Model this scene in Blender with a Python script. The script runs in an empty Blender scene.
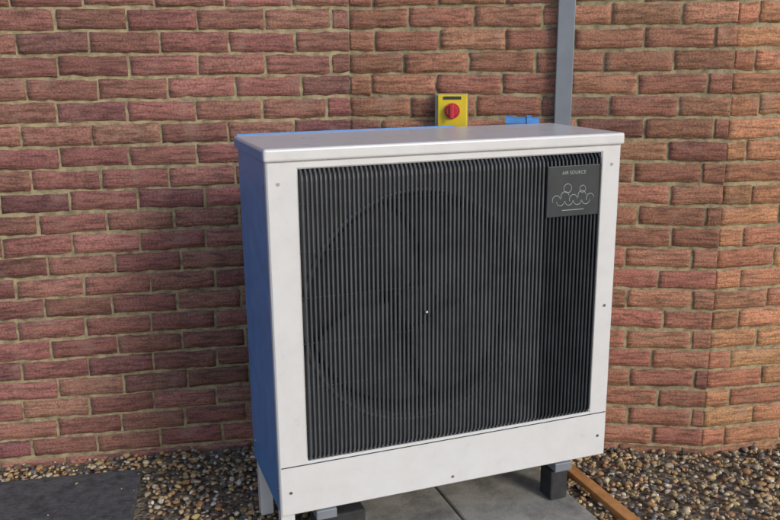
import bpy, bmesh, math, random
import numpy as np
from mathutils import Vector, Matrix, noise
random.seed(7); rng=np.random.default_rng(7)
S=bpy.context.scene
S.view_settings.view_transform='Standard'
try: S.view_settings.look='None'
except: pass
S.view_settings.exposure=0
C=S.collection
GZ=-0.13
# ---------------------------------------------------------------- materials
def newmat(name):
    m=bpy.data.materials.new(name); m.use_nodes=True
    nt=m.node_tree; b=nt.nodes['Principled BSDF']; return m,nt,b
def N(nt,t,**k):
    n=nt.nodes.new(t)
    for a,v in k.items(): setattr(n,a,v)
    return n
def paint(name,col,rough=.4,metal=0,var=.12,scale=6,bump=.0,bscale=300,dirt=None,bdist=.002):
    m,nt,b=newmat(name); L=nt.links.new
    tc=N(nt,'ShaderNodeTexCoord')
    n=N(nt,'ShaderNodeTexNoise'); n.inputs['Scale'].default_value=scale; n.inputs['Detail'].default_value=9; n.inputs['Roughness'].default_value=.65
    L(tc.outputs['Object'],n.inputs['Vector'])
    r=N(nt,'ShaderNodeValToRGB')
    c0=[c*(1-var) for c in col]; c1=[min(1,c*(1+var)) for c in col]
    if dirt: c0=list(dirt)
    r.color_ramp.elements[0].color=(*c0,1); r.color_ramp.elements[1].color=(*c1,1)
    r.color_ramp.elements[0].position=.3; r.color_ramp.elements[1].position=.6
    L(n.outputs['Fac'],r.inputs['Fac']); L(r.outputs['Color'],b.inputs['Base Color'])
    mr=N(nt,'ShaderNodeMapRange'); mr.inputs['To Min'].default_value=rough*.8; mr.inputs['To Max'].default_value=min(1,rough*1.3)
    L(n.outputs['Fac'],mr.inputs['Value']); L(mr.outputs['Result'],b.inputs['Roughness'])
    b.inputs['Metallic'].default_value=metal
    if bump:
        n2=N(nt,'ShaderNodeTexNoise'); n2.inputs['Scale'].default_value=bscale; n2.inputs['Detail'].default_value=4
        L(tc.outputs['Object'],n2.inputs['Vector'])
        bp=N(nt,'ShaderNodeBump'); bp.inputs['Strength'].default_value=bump; bp.inputs['Distance'].default_value=bdist
        L(n2.outputs['Fac'],bp.inputs['Height']); L(bp.outputs['Normal'],b.inputs['Normal'])
    return m
white=paint('white_powder_coat',(.71,.715,.735),.28,0,.02,14,.25,350,dirt=(.68,.675,.69),bdist=.001)
blue=paint('blue_shade_and_parts',(.085,.25,.58),.35,0,.15,14,.15,300)  # side panel's sky-blue shade put into the colour; also the fitting's own blue
blackp=paint('dark_plastic',(.008,.011,.015),.5,0,.2,8,.1)
greyp=paint('grey_guard_plate',(.070,.074,.082),.55,0,.2,9,.1)
barm=paint('grille_wire',(.078,.082,.093),.42,0,.2,12)
bard=paint('grille_wire_dark',(.030,.034,.042),.42,0,.2,12)
ringm=paint('fan_ring_grey',(.12,.13,.145),.35,0,.2,12)
fanm=paint('fan_plastic',(.050,.053,.060),.6,0,.2,8)
conc=paint('concrete',(.34,.32,.28),.9,0,.25,9,.6,150,dirt=(.17,.16,.145))
slate=paint('dark_paving',(.10,.10,.105),.85,0,.35,30,.8,120,dirt=(.055,.055,.057),bdist=.004)
timb=paint('orange_timber',(.55,.26,.09),.6,0,.3,14,.4,120)
galv=paint('grey_trunking',(.20,.22,.26),.45,0,.12,6)
yellow=paint('yellow_plastic',(.72,.55,.03),.35,0,.08,20)
redm=paint('red_plastic',(.5,.03,.05),.3,0,.1,20)
greyb=paint('grey_box_plastic',(.30,.31,.28),.4,0,.1,20)
rubber=paint('black_rubber',(.03,.03,.032),.8,0,.4,30)
ink=paint('white_ink',(.34,.37,.39),.5,0,.05,20)
plate=paint('label_dark',(.035,.043,.05),.35,0,.1,20)
metal=paint('steel',(.5,.5,.5),.3,1,.1,20)
fins=paint('coil_fins',(.05,.053,.06),.6,.2,.3,40)

def brickmat():
    m,nt,b=newmat('red_brick'); L=nt.links.new
    at=N(nt,'ShaderNodeAttribute'); at.attribute_name='bcol'
    tc=N(nt,'ShaderNodeTexCoord')
    mp=N(nt,'ShaderNodeMapping'); mp.inputs['Scale'].default_value=(9,9,70); L(tc.outputs['Object'],mp.inputs['Vector'])
    n1=N(nt,'ShaderNodeTexNoise'); n1.inputs['Scale'].default_value=1.3; n1.inputs['Detail'].default_value=6; n1.inputs['Distortion'].default_value=.6
    L(mp.outputs['Vector'],n1.inputs['Vector'])
    n2=N(nt,'ShaderNodeTexNoise'); n2.inputs['Scale'].default_value=160; n2.inputs['Detail'].default_value=6; L(tc.outputs['Object'],n2.inputs['Vector'])
    n3=N(nt,'ShaderNodeTexNoise'); n3.inputs['Scale'].default_value=11; n3.inputs['Detail'].default_value=5; L(tc.outputs['Object'],n3.inputs['Vector'])
    def mul(a,fac,lo,hi,p0=.35,p1=.65):
        mr=N(nt,'ShaderNodeMapRange'); mr.inputs['From Min'].default_value=p0; mr.inputs['From Max'].default_value=p1
        mr.inputs['To Min'].default_value=lo; mr.inputs['To Max'].default_value=hi; L(fac,mr.inputs['Value'])
        mx=N(nt,'ShaderNodeVectorMath',operation='SCALE'); L(a,mx.inputs[0]); L(mr.outputs['Result'],mx.inputs['Scale']); return mx.outputs[0]
    c=mul(at.outputs['Color'],n1.outputs['Fac'],.58,1.12,.36,.55)
    c=mul(c,n2.outputs['Fac'],.70,1.28)
    n4=N(nt,'ShaderNodeTexNoise'); n4.inputs['Scale'].default_value=1.7; n4.inputs['Detail'].default_value=4; L(tc.outputs['Object'],n4.inputs['Vector'])
    c=mul(c,n4.outputs['Fac'],.80,1.13)
    r=N(nt,'ShaderNodeMapRange'); r.inputs['From Min'].default_value=.56; r.inputs['From Max'].default_value=.78; r.inputs['To Max'].default_value=.5; L(n3.outputs['Fac'],r.inputs['Value'])
    mx=N(nt,'ShaderNodeMixRGB'); L(r.outputs['Result'],mx.inputs['Fac']); L(c,mx.inputs['Color1']); mx.inputs['Color2'].default_value=(.36,.25,.20,1)
    L(mx.outputs['Color'],b.inputs['Base Color']); b.inputs['Roughness'].default_value=.85
    ad=N(nt,'ShaderNodeMath',operation='MULTIPLY_ADD'); L(n2.outputs['Fac'],ad.inputs[0]); ad.inputs[1].default_value=.5; L(n1.outputs['Fac'],ad.inputs[2])
    bp=N(nt,'ShaderNodeBump'); bp.inputs['Strength'].default_value=.8; bp.inputs['Distance'].default_value=.005
    L(ad.outputs[0],bp.inputs['Height']); L(bp.outputs['Normal'],b.inputs['Normal'])
    return m
brickM=brickmat()
mortar=paint('mortar',(.31,.26,.16),.95,0,.35,30,.9,200,dirt=(.14,.115,.07))

# ---------------------------------------------------------------- helpers
def obj(name,me,parent=None,mat=None,smooth=False):
    o=bpy.data.objects.new(name,me); C.objects.link(o)
    if parent: o.parent=parent
    if mat: me.materials.append(mat)
    if smooth:
        for p in me.polygons: p.use_smooth=True
    return o
def empty(name,loc=(0,0,0),rz=0):
    o=bpy.data.objects.new(name,None); o.location=loc; o.rotation_euler=(0,0,rz); C.objects.link(o); return o
def addbox(bm,x0,x1,y0,y1,z0,z1,bev=0,seg=2):
    M=Matrix.Translation(((x0+x1)/2,(y0+y1)/2,(z0+z1)/2))@Matrix.Diagonal((x1-x0,y1-y0,z1-z0,1))
    r=bmesh.ops.create_cube(bm,size=1,matrix=M)
    if bev:
        es=list({e for v in r['verts'] for e in v.link_edges})
        bmesh.ops.bevel(bm,geom=es,offset=bev,segments=seg,affect='EDGES',profile=.5)
def addcyl(bm,p0,p1,r,seg=24,r2=None):
    p0=Vector(p0);p1=Vector(p1);d=p1-p0
    M=Matrix.Translation((p0+p1)/2)@d.to_track_quat('Z','Y').to_matrix().to_4x4()
    bmesh.ops.create_cone(bm,cap_ends=True,segments=seg,radius1=r,radius2=r if r2 is None else r2,depth=d.length,matrix=M)
def fin(bm,name,parent,mat,smooth=False):
    me=bpy.data.meshes.new(name); bm.to_mesh(me); bm.free(); return obj(name,me,parent,mat,smooth)
def box(name,dims,parent,mat,bev=.002):
    bm=bmesh.new(); addbox(bm,*dims,bev); return fin(bm,name,parent,mat)

# ---------------------------------------------------------------- brick walls
def wall(name,P0,P1,lit_hue,phase,top=2.6,e0=0,e1=0):
    P0=Vector((*P0,0));P1=Vector((*P1,0)); Lw=(P1-P0).length
    ang=math.atan2(P1.y-P0.y,P1.x-P0.x)
    root=empty(name,(P0.x,P0.y,0),ang)
    box('mortar_core',(-e0,Lw+e1,.0055,.22,GZ-.1,top),root,mortar,0)
    verts=[];faces=[];cols=[]
    BL,BH,J=.218,.066,.0085
    JX=.0065
    nx,nz=11,4
    k=0;z=GZ-.05
    while z<top-.02:
        x=-BL*random.random()*.2-((BL+JX)/2 if k%2 else 0)-phase
        while x<Lw:
            a=max(x,0);b=min(x+BL,Lw)
            if b-a>.012:
                base=len(verts)
                dx=random.uniform(-.0015,.0015);dz=random.uniform(-.002,.002);dy=random.uniform(-.0035,.002);tilt=random.uniform(-.006,.006)
                if a==0 or b==Lw: dx=0
                sd=Vector((random.random()*50,random.random()*50,0))
                for j in range(nz+2):
                    for i in range(nx+2):
                        u=min(max(i-1,0),nx-1)/(nx-1); v=min(max(j-1,0),nz-1)/(nz-1)
                        edge=(i in(0,nx+1)) or (j in(0,nz+1))
                        px=a+u*(b-a)+dx; pz=z+v*BH+dz+tilt*(u-.5)
                        nn=noise.noise(sd+Vector((px*28,v*2.2,0))); n2=noise.noise(sd+Vector((u*2,pz*40,9)))
                        if v in(0,1): pz+=nn*.0055
                        if u in(0,1): px+=n2*.004
                        py=dy+noise.noise(sd+Vector((px*30,pz*60,5)))*.003
                        if not edge:
                            if i in(1,nx): px+= .0025*(1 if i==1 else -1)
                            if j in(1,nz): pz+= .0025*(1 if j==1 else -1)
                            if (i in(1,nx)) or (j in(1,nz)): py+=.0012
                        else:
                            py+=.012
                        verts.append((px,py,pz))
                W_=nx+2
                for j in range(nz+1):
                    for i in range(nx+1):
                        q=base+j*W_+i
                        faces.append((q,q+1,q+W_+1,q+W_))
                t=random.random(); t2=random.gauss(0,1)
                c=np.array(lit_hue)*(1+.11*t2)
                if t<.08: c=c*np.array([.75,.75,.85])
                elif t>.86: c=c*np.array([1.10,1.18,1.13])
                c[1]*=1+random.uniform(-.10,.10)
                c=np.clip(c,.02,.8)
                cols+= [(*c,1)]*((nx+2)*(nz+2))
            x+=BL+JX
        z+=BH+J; k+=1
    me=bpy.data.meshes.new('bricks'); me.from_pydata(verts,[],faces)
    ca=me.color_attributes.new('bcol','FLOAT_COLOR','POINT'); ca.data.foreach_set('color',np.array(cols,dtype=np.float32).ravel())
    obj('bricks',me,root,brickM,True)
    return root,ang
A=(-.802,.995);B=(.472,.779);Cc=(1.60,.179)
dl=Vector((A[0]-B[0],A[1]-B[1])).normalized()
AL=(B[0]+dl.x*4.6,B[1]+dl.y*4.6)
DR=(Cc[0]+3.2,Cc[1]-.17*3.2)
wall('brick_wall',AL,B,(.285,.125,.102),.05,e1=.01)  # darkest brick tone: this wall's shade put into the colour
w2,ang2=wall('brick_wall',B,Cc,(.335,.148,.100),.11,e0=.01)  # brick colour lifted above the left wall to look better lit
wall('brick_wall',Cc,DR,(.45,.205,.115),.0)  # bright orange: sunlight on this wall painted into the bricks

# ---------------------------------------------------------------- ground
m,nt,b=newmat('ground_grit'); L=nt.links.new
tc=N(nt,'ShaderNodeTexCoord'); v=N(nt,'ShaderNodeTexVoronoi'); v.inputs['Scale'].default_value=70; L(tc.outputs['Object'],v.inputs['Vector'])
r=N(nt,'ShaderNodeValToRGB'); r.color_ramp.elements[0].color=(.10,.08,.06,1); r.color_ramp.elements[1].color=(.34,.28,.2,1)
sx=N(nt,'ShaderNodeSeparateColor'); L(v.outputs['Color'],sx.inputs['Color']); L(sx.outputs[0],r.inputs['Fac']); L(r.outputs['Color'],b.inputs['Base Color']); b.inputs['Roughness'].default_value=.95
bp=N(nt,'ShaderNodeBump'); bp.inputs['Distance'].default_value=.01; bp.inputs['Strength'].default_value=.7; bp.invert=True; L(v.outputs['Distance'],bp.inputs['Height']); L(bp.outputs['Normal'],b.inputs['Normal'])
bm=bmesh.new(); bmesh.ops.create_grid(bm,x_segments=2,y_segments=2,size=120,matrix=Matrix.Translation((0,0,GZ-.012))); fin(bm,'ground',None,m)

def gravel():
    bm=bmesh.new(); bmesh.ops.create_icosphere(bm,subdivisions=2,radius=1); bm.verts.ensure_lookup_table()
    tv=np.array([v.co[:] for v in bm.verts]); tf=np.array([[v.index for v in f.verts] for f in bm.faces]); bm.free()
    n=24000
    xs=rng.uniform(-1.6,2.6,n); ys=rng.uniform(-.75,1.15,n)
    yl=np.where(xs<B[0],.859-.17*xs,np.where(xs<Cc[0],B[1]-.532*(xs-B[0]),Cc[1]-.17*(xs-Cc[0])))-.008
    keep=(ys<yl)&~((xs<-.33)&(ys<yl-.12))&~((xs>.18)&(xs<.95)&(ys<.375)&(ys>-.55))
    stray=rng.uniform(0,1,n)<.012
    keep|=(ys<yl-.02)&stray&(xs<-.33)
    xs=xs[keep];ys=ys[keep];n=len(xs); on=(xs<-.33)&(ys<(.859-.17*xs)-.135)
    V=np.empty((n,len(tv),3));
    s=rng.uniform(.0035,.009,n)*rng.choice([1,1,1,1.45],n)
    s=np.where(on,s*.6,s)
    pal=np.array([(.52,.37,.20),(.38,.30,.21),(.62,.52,.37),(.20,.15,.11),(.47,.26,.12),(.14,.14,.15),(.60,.44,.19),(.74,.67,.56)])
    ci=rng.choice(len(pal),n,p=[.2,.14,.14,.12,.16,.09,.10,.05]); col=pal[ci]*rng.uniform(.65,1.15,(n,1))
    for i in range(n):
        sc=s[i]*np.array([rng.uniform(.8,1.5),rng.uniform(.7,1.1),rng.uniform(.45,.85)])
        a=rng.uniform(0,6.28);t=rng.uniform(-.6,.6)
        ca,sa=math.cos(a),math.sin(a);ct,st=math.cos(t),math.sin(t)
        R=np.array([[ca,-sa,0],[sa,ca,0],[0,0,1]])@np.array([[1,0,0],[0,ct,-st],[0,st,ct]])
        w=tv*(1+.2*np.sin(tv@rng.normal(0,2.4,3)+rng.uniform(0,6))[:,None])
        V[i]=(w*sc)@R.T+np.array([xs[i],ys[i],GZ+.010 if on[i] else GZ-.005+rng.uniform(0,.012)])
    F=(tf[None]+ (np.arange(n)*len(tv))[:,None,None]).reshape(-1,3)
    me=bpy.data.meshes.new('gravel'); V=V.reshape(-1,3)
    me.vertices.add(len(V)); me.vertices.foreach_set('co',V.ravel())
    me.loops.add(F.size); me.loops.foreach_set('vertex_index',F.ravel().astype(np.int32))
    me.polygons.add(len(F)); me.polygons.foreach_set('loop_start',np.arange(0,F.size,3,dtype=np.int32))
    me.update(calc_edges=True)
    cc=np.repeat(np.c_[col,np.ones(n)],len(tv),axis=0).astype(np.float32)
    at=me.color_attributes.new('bcol','FLOAT_COLOR','POINT'); at.data.foreach_set('color',cc.ravel())
    m,nt,b=newmat('pebbles'); L=nt.links.new
    a=N(nt,'ShaderNodeAttribute'); a.attribute_name='bcol'
    tc=N(nt,'ShaderNodeTexCoord'); nn=N(nt,'ShaderNodeTexNoise'); nn.inputs['Scale'].default_value=250; L(tc.outputs['Object'],nn.inputs['Vector'])
    mr=N(nt,'ShaderNodeMapRange'); mr.inputs['To Min'].default_value=.6; mr.inputs['To Max'].default_value=1.4; L(nn.outputs['Fac'],mr.inputs['Value'])
    mx=N(nt,'ShaderNodeVectorMath',operation='SCALE'); L(a.outputs['Color'],mx.inputs[0]); L(mr.outputs['Result'],mx.inputs['Scale']); L(mx.outputs[0],b.inputs['Base Color']); b.inputs['Roughness'].default_value=.75
    obj('gravel',me,None,m,True)
gravel()

def slab(name,cx,cy,rz,items,mat):
    bm=bmesh.new()
    for d in items: addbox(bm,*d,.006)
    o=fin(bm,name,None,mat); o.location=(cx,cy,0); o.rotation_euler=(0,0,rz); return o
slab('concrete_slab',0,0,0,[(.18,.56,-.55,.38,GZ-.02,-.085),(.568,.95,-.55,.38,GZ-.02,-.087)],conc)
al=math.atan2(-.17,1)
slab('dark_paving',-.33,.859+.33*.17-.13,al,[(-.6,0,-.6,0,GZ-.03,GZ+.008),(-1.208,-.608,-.6,0,GZ-.03,GZ+.006),(-.6,0,-1.208,-.608,GZ-.03,GZ+.007),(-1.208,-.608,-1.208,-.608,GZ-.03,GZ+.009)],slate)
bm=bmesh.new(); addbox(bm,1.05,1.092,-.55,.32,GZ-.01,GZ+.022,.003); fin(bm,'timber_batten',None,timb)

# ---------------------------------------------------------------- heat pump
W,H,D,zb=1.05,1.07,.40,.05
hp=empty('heat_pump')
box('side_panel_blue',(0.002,.014,.022,D,zb,H-.034),hp,blue,.003)  # shaded side, its blue cast painted as base colour
box('side_panel_right',(W-.014,W-.002,.022,D,zb,H-.034),hp,white,.003)
box('back_panel',(.015,W-.015,D-.012,D-.001,zb,H-.034),hp,greyp,.002)
box('base_pan',(.015,W-.015,.024,D-.014,zb,zb+.03),hp,greyp,.002)
bm=bmesh.new(); addbox(bm,-.006,W+.006,-.008,D+.008,H-.034,H,.007,3); fin(bm,'lid',hp,white)
bm=bmesh.new(); addbox(bm,-.0085,-.0062,.004,D-.004,H-.030,H-.008,.0008); addbox(bm,.002,.70,D+.004,D+.0115,H-.012,H+.004,.001); fin(bm,'lid_blue_strips',hp,blue)  # thin blue strips along the lid's left and back edges
ox0,ox1,oz0,oz1=.082,.985,.205,1.015
bm=bmesh.new()
def ring(y,x0,x1,z0,z1): return [bm.verts.new(p) for p in((x0,y,z0),(x1,y,z0),(x1,y,z1),(x0,y,z1))]
def br(a,b_):
    for i in range(4): bm.faces.new((a[i],a[(i+1)%4],b_[(i+1)%4],b_[i]))
fz1=H-.0345
r0=ring(.021,0,W,zb,fz1); r1=ring(.004,0,W,zb,fz1); r2=ring(0,.004,W-.004,zb+.004,fz1-.003)
r3=ring(0,ox0-.004,ox1+.004,oz0-.004,oz1+.004); r4=ring(.004,ox0,ox1,oz0,oz1); r5=ring(.021,ox0,ox1,oz0,oz1)
for a,b_ in((r0,r1),(r1,r2),(r2,r3),(r3,r4),(r4,r5),(r5,r0)): br(a,b_)
bmesh.ops.recalc_face_normals(bm,faces=bm.faces); fin(bm,'front_panel',hp,white)
bm=bmesh.new()
addbox(bm,.006,W-.006,-.0014,.001,.196,.1985); fin(bm,'cover_seam',hp,plate)
bm=bmesh.new()
for x,z in((.03,.12),(W-.03,.12),(W-.03,.55),(W-.03,.98),(.52,.075),(.03,.98)):
    addcyl(bm,(x,.001,z),(x,-.002,z),.0045,12)
for y,z in((.04,.97),(.36,.97),(.04,.12),(.36,.12),(.04,.55)):
    addcyl(bm,(.003,y,z),(-.001,y,z),.005,12)
fin(bm,'screws',hp,metal)
fc=(.43,.60);fr=.335
bm=bmesh.new(); ns=96
outer=[];inner=[];lip=[];lip2=[]
x0,x1,z0,z1=.06,.80,.17,1.03
for i in range(ns):
    a=2*math.pi*i/ns; c,s=math.cos(a),math.sin(a)
    tx=((x1 if c>0 else x0)-fc[0])/c if abs(c)>1e-6 else 1e9
    tz=((z1 if s>0 else z0)-fc[1])/s if abs(s)>1e-6 else 1e9
    t=min(tx,tz)
    outer.append(bm.verts.new((fc[0]+c*t,.045,fc[1]+s*t)))
    inner.append(bm.verts.new((fc[0]+c*fr,.045,fc[1]+s*fr)))
    lip.append(bm.verts.new((fc[0]+c*(fr-.012),.055,fc[1]+s*(fr-.012))))
    lip2.append(bm.verts.new((fc[0]+c*(fr-.016),.12,fc[1]+s*(fr-.016))))
for i in range(ns):
    j=(i+1)%ns
    bm.faces.new((outer[i],outer[j],inner[j],inner[i])); bm.faces.new((inner[i],inner[j],lip[j],lip[i])); bm.faces.new((lip[i],lip[j],lip2[j],lip2[i]))
fin(bm,'fan_orifice_plate',hp,greyp)
bm=bmesh.new(); 
def torus(bm,c,R,r,axis='y',ns=96,nr=10,a0=0,a1=2*math.pi):
    rows=[]
    full=abs(a1-a0-2*math.pi)<1e-6
    for i in range(ns+(0 if full else 1)):
        a=a0+(a1-a0)*i/ns; row=[]
        for k in range(nr):
            b_=2*math.pi*k/nr; rr=R+r*math.cos(b_)
            row.append(bm.verts.new((c[0]+rr*math.cos(a),c[1]+r*math.sin(b_),c[2]+rr*math.sin(a))))
        rows.append(row)
    for i in range(len(rows)-(0 if full else 1)):
        A_,B_=rows[i],rows[(i+1)%len(rows)]
        for k in range(nr): bm.faces.new((A_[k],A_[(k+1)%nr],B_[(k+1)%nr],B_[k]))
torus(bm,(fc[0],.042,fc[1]),fr+.002,.007); fin(bm,'fan_ring',hp,ringm,True)
box('right_inner_panel',(.802,1.02,.030,.040,.17,1.03),hp,blackp,.002)
box('coil',(.03,.79,.16,.19,.09,1.02),hp,fins,0)
bm=bmesh.new()
addcyl(bm,(fc[0],.07,fc[1]),(fc[0],.15,fc[1]),.065,48)
addcyl(bm,(fc[0],.058,fc[1]),(fc[0],.07,fc[1]),.05,48,.065)
for kblade in range(4):
    g=[];nr_,na=10,12
    for i in range(nr_+1):
        rr=.055+(.305-.055)*i/nr_; row=[]
        span=1.2+.30*i/nr_; sweep=.55*(i/nr_)**1.4
        for j in range(na+1):
            t=j/na; a=kblade*math.pi/2+.5+sweep+span*(t-.5)
            y=.090+.045*(t)-.015*math.sin(t*math.pi)
            row.append(bm.verts.new((fc[0]+rr*math.cos(a),y,fc[1]+rr*math.sin(a))))
        g.append(row)
    for i in range(nr_):
        for j in range(na): bm.faces.new((g[i][j],g[i+1][j],g[i+1][j+1],g[i][j+1]))
fin(bm,'fan',hp,fanm,True)
bm=bmesh.new(); bmesh.ops.create_uvsphere(bm,u_segments=16,v_segments=8,radius=.006,matrix=Matrix.Translation((fc[0],-.012,fc[1]))); fin(bm,'centre_clip',hp,metal,True)
n=72
def bars(name,sel,mat,hx0,hx1):
    bm=bmesh.new()
    for i in range(n):
        x=ox0+.008+(ox1-ox0-.016)*i/(n-1); w=.0029
        if not sel(x): continue
        prof=[(.012,oz1+.006),(.004,oz1-.002),(-.008,oz1-.016),(-.010,oz1-.03),(-.010,oz0+.03),(-.008,oz0+.016),(.004,oz0+.002),(.012,oz0-.006)]
        fr_=[]
        for y,z in prof:
            fr_.append([bm.verts.new((x-w,y+.0012,z)),bm.verts.new((x-w*.5,y,z)),bm.verts.new((x+w*.5,y,z)),bm.verts.new((x+w,y+.0012,z)),bm.verts.new((x+w,y+.010,z)),bm.verts.new((x-w,y+.010,z))])
        for k in range(len(fr_)-1):
            for q in range(6): bm.faces.new((fr_[k][q],fr_[k][(q+1)%6],fr_[k+1][(q+1)%6],fr_[k+1][q]))
    for z in np.linspace(oz0+.09,oz1-.09,6):
        addcyl(bm,(hx0,.0015,z),(hx1,.0015,z),.0018,8)
    bmesh.ops.recalc_face_normals(bm,faces=bm.faces)
    fin(bm,name,hp,mat)
bars('front_grille',lambda x:x<.80,barm,ox0,.799)
bars('service_grille',lambda x:x>=.80,bard,.7995,ox1)
bx0,bx1,bz0,bz1=.798,.970,.838,.985
box('badge_plate',(bx0,bx1,-.0155,-.0105,bz0,bz1),hp,plate,.002)
bm=bmesh.new()
cx=(bx0+bx1)/2
for k in range(5):
    torus(bm,(bx0+.030+k*.028,-.0162,bz0+.050+(.010 if k%2 else 0)),.013,.0011,ns=14,nr=5,a0=0.1,a1=math.pi*1.15)
for k in range(4):
    torus(bm,(bx0+.044+k*.028,-.0162,bz0+.046),.013,.001,ns=14,nr=5,a0=math.pi,a1=2*math.pi)
torus(bm,(cx-.02,-.0162,bz0+.082),.013,.0011,ns=20,nr=5); torus(bm,(cx+.03,-.0162,bz0+.078),.010,.0011,ns=20,nr=5)
addbox(bm,bx0+.05,bx1-.05,-.0168,-.0158,bz0+.018,bz0+.020)
fin(bm,'badge_symbols',hp,ink)
tcu=bpy.data.curves.new('badge_text','FONT'); tcu.body='AIR SOURCE'; tcu.size=.014; tcu.extrude=.0003; tcu.align_x='CENTER'
to=obj('badge_text',tcu,hp); tcu.materials.append(ink); to.location=(cx,-.0160,bz0+.122); to.rotation_euler=(math.pi/2,0,0)
bm=bmesh.new()
for x in(.10,.87):
    addbox(bm,x,x+.06,-.004,D+.03,zb-.03,zb-.001,.003); 
fin(bm,'foot_rails',hp,galv)
bm=bmesh.new()
for x in(.20,.875):
    for y in(.01,.29): addbox(bm,x-.01-(.09 if x<.3 else 0),x+.05,y,y+.07,-.084,zb-.031,.006)
fin(bm,'rubber_feet',hp,rubber)
bm=bmesh.new(); addbox(bm,.004,.045,.025,.06,GZ,zb-.002,.004); addbox(bm,.004,.045,.33,.37,GZ,zb-.002,.004); fin(bm,'support_legs',hp,white)

# ---------------------------------------------------------------- things on the wall
def onwall(name,s): 
    return empty(name,(B[0]+math.cos(ang2)*s,B[1]+math.sin(ang2)*s,0),ang2)
t=onwall('cable_trunking',.73)
bm=bmesh.new(); addbox(bm,-.028,.028,-.032,-.001,.3,2.5,.003); fin(bm,'trunking',t,galv)
bm=bmesh.new(); addbox(bm,-.034,.034,-.037,-.0005,1.0,1.06,.003); addbox(bm,-.033,.033,-.036,-.0005,1.75,1.79,.003); fin(bm,'coupler',t,galv)
t=onwall('isolator_switch',.36)
z=1.105
bm=bmesh.new(); addbox(bm,-.06,.052,-.055,-.001,z-.065,z+.062,.006,3); fin(bm,'box',t,greyb)
bm=bmesh.new(); addbox(bm,-.050,.050,-.063,-.0555,z-.062,z+.060,.004,3); fin(bm,'yellow_face',t,yellow)
bm=bmesh.new(); addcyl(bm,(0,-.0632,z+.005),(0,-.072,z+.005),.026,32); addcyl(bm,(0,-.0722,z+.005),(0,-.086,z+.005),.021,24,.018); addbox(bm,-.007,.007,-.094,-.0865,z-.02,z+.028,.003); fin(bm,'rotary_knob',t,redm)
bm=bmesh.new(); addbox(bm,-.03,.03,-.0655,-.0633,z+.043,z+.053,.0005); fin(bm,'label',t,plate)
bm=bmesh.new(); addcyl(bm,(0,-.03,z-.066),(0,-.03,.3),.011,20); fin(bm,'conduit',t,greyb)
t=onwall('pipe_fitting',.60)
bm=bmesh.new(); addcyl(bm,(-.05,-.06,1.07),(.05,-.06,1.07),.019,24); addcyl(bm,(0,-.001,1.07),(0,-.06,1.07),.016,20); addcyl(bm,(.03,-.06,1.07),(.03,-.06,.5),.014,20); addcyl(bm,(-.035,-.06,1.07),(-.06,-.06,1.07),.024,8); addcyl(bm,(.01,-.06,1.07),(.026,-.06,1.07),.025,8); fin(bm,'pipe_union',t,blue,False)

# ---------------------------------------------------------------- light
el=math.radians(24); ts=Vector((.40,-1,0)).normalized()*math.cos(el); ts.z=math.sin(el)
w=bpy.data.worlds.new('World'); S.world=w; w.use_nodes=True; nt=w.node_tree
sk=nt.nodes.new('ShaderNodeTexSky'); sk.sky_type='NISHITA'; sk.sun_disc=False
sk.sun_elevation=math.asin(ts.z); sk.sun_rotation=math.atan2(ts.x,ts.y)
bg=nt.nodes['Background']; bg.inputs['Strength'].default_value=.15; nt.links.new(sk.outputs[0],bg.inputs['Color'])
sl=bpy.data.lights.new('sun','SUN'); sl.energy=1.5; sl.angle=math.radians(16); sl.color=(1,.95,.88)
so=bpy.data.objects.new('sun',sl); C.objects.link(so); so.rotation_euler=(-ts).to_track_quat('-Z','Y').to_euler()

# ---------------------------------------------------------------- camera
yaw,pit,roll=.35,.24,-.01
d=Vector((math.sin(yaw)*math.cos(pit),math.cos(yaw)*math.cos(pit),-math.sin(pit)))
r=Vector((math.cos(yaw),-math.sin(yaw),0)); u=r.cross(d)
r2=r*math.cos(roll)+u*math.sin(roll); u2=-r*math.sin(roll)+u*math.cos(roll)
cd=bpy.data.cameras.new('camera'); co=bpy.data.objects.new('camera',cd); C.objects.link(co)
M=Matrix((r2,u2,-d)).transposed().to_4x4(); M.translation=Vector((-.42,-2.05,1.29)); co.matrix_world=M
cd.sensor_width=36; cd.lens=831/780*36; cd.clip_end=500; cd.clip_start=.05
S.camera=co
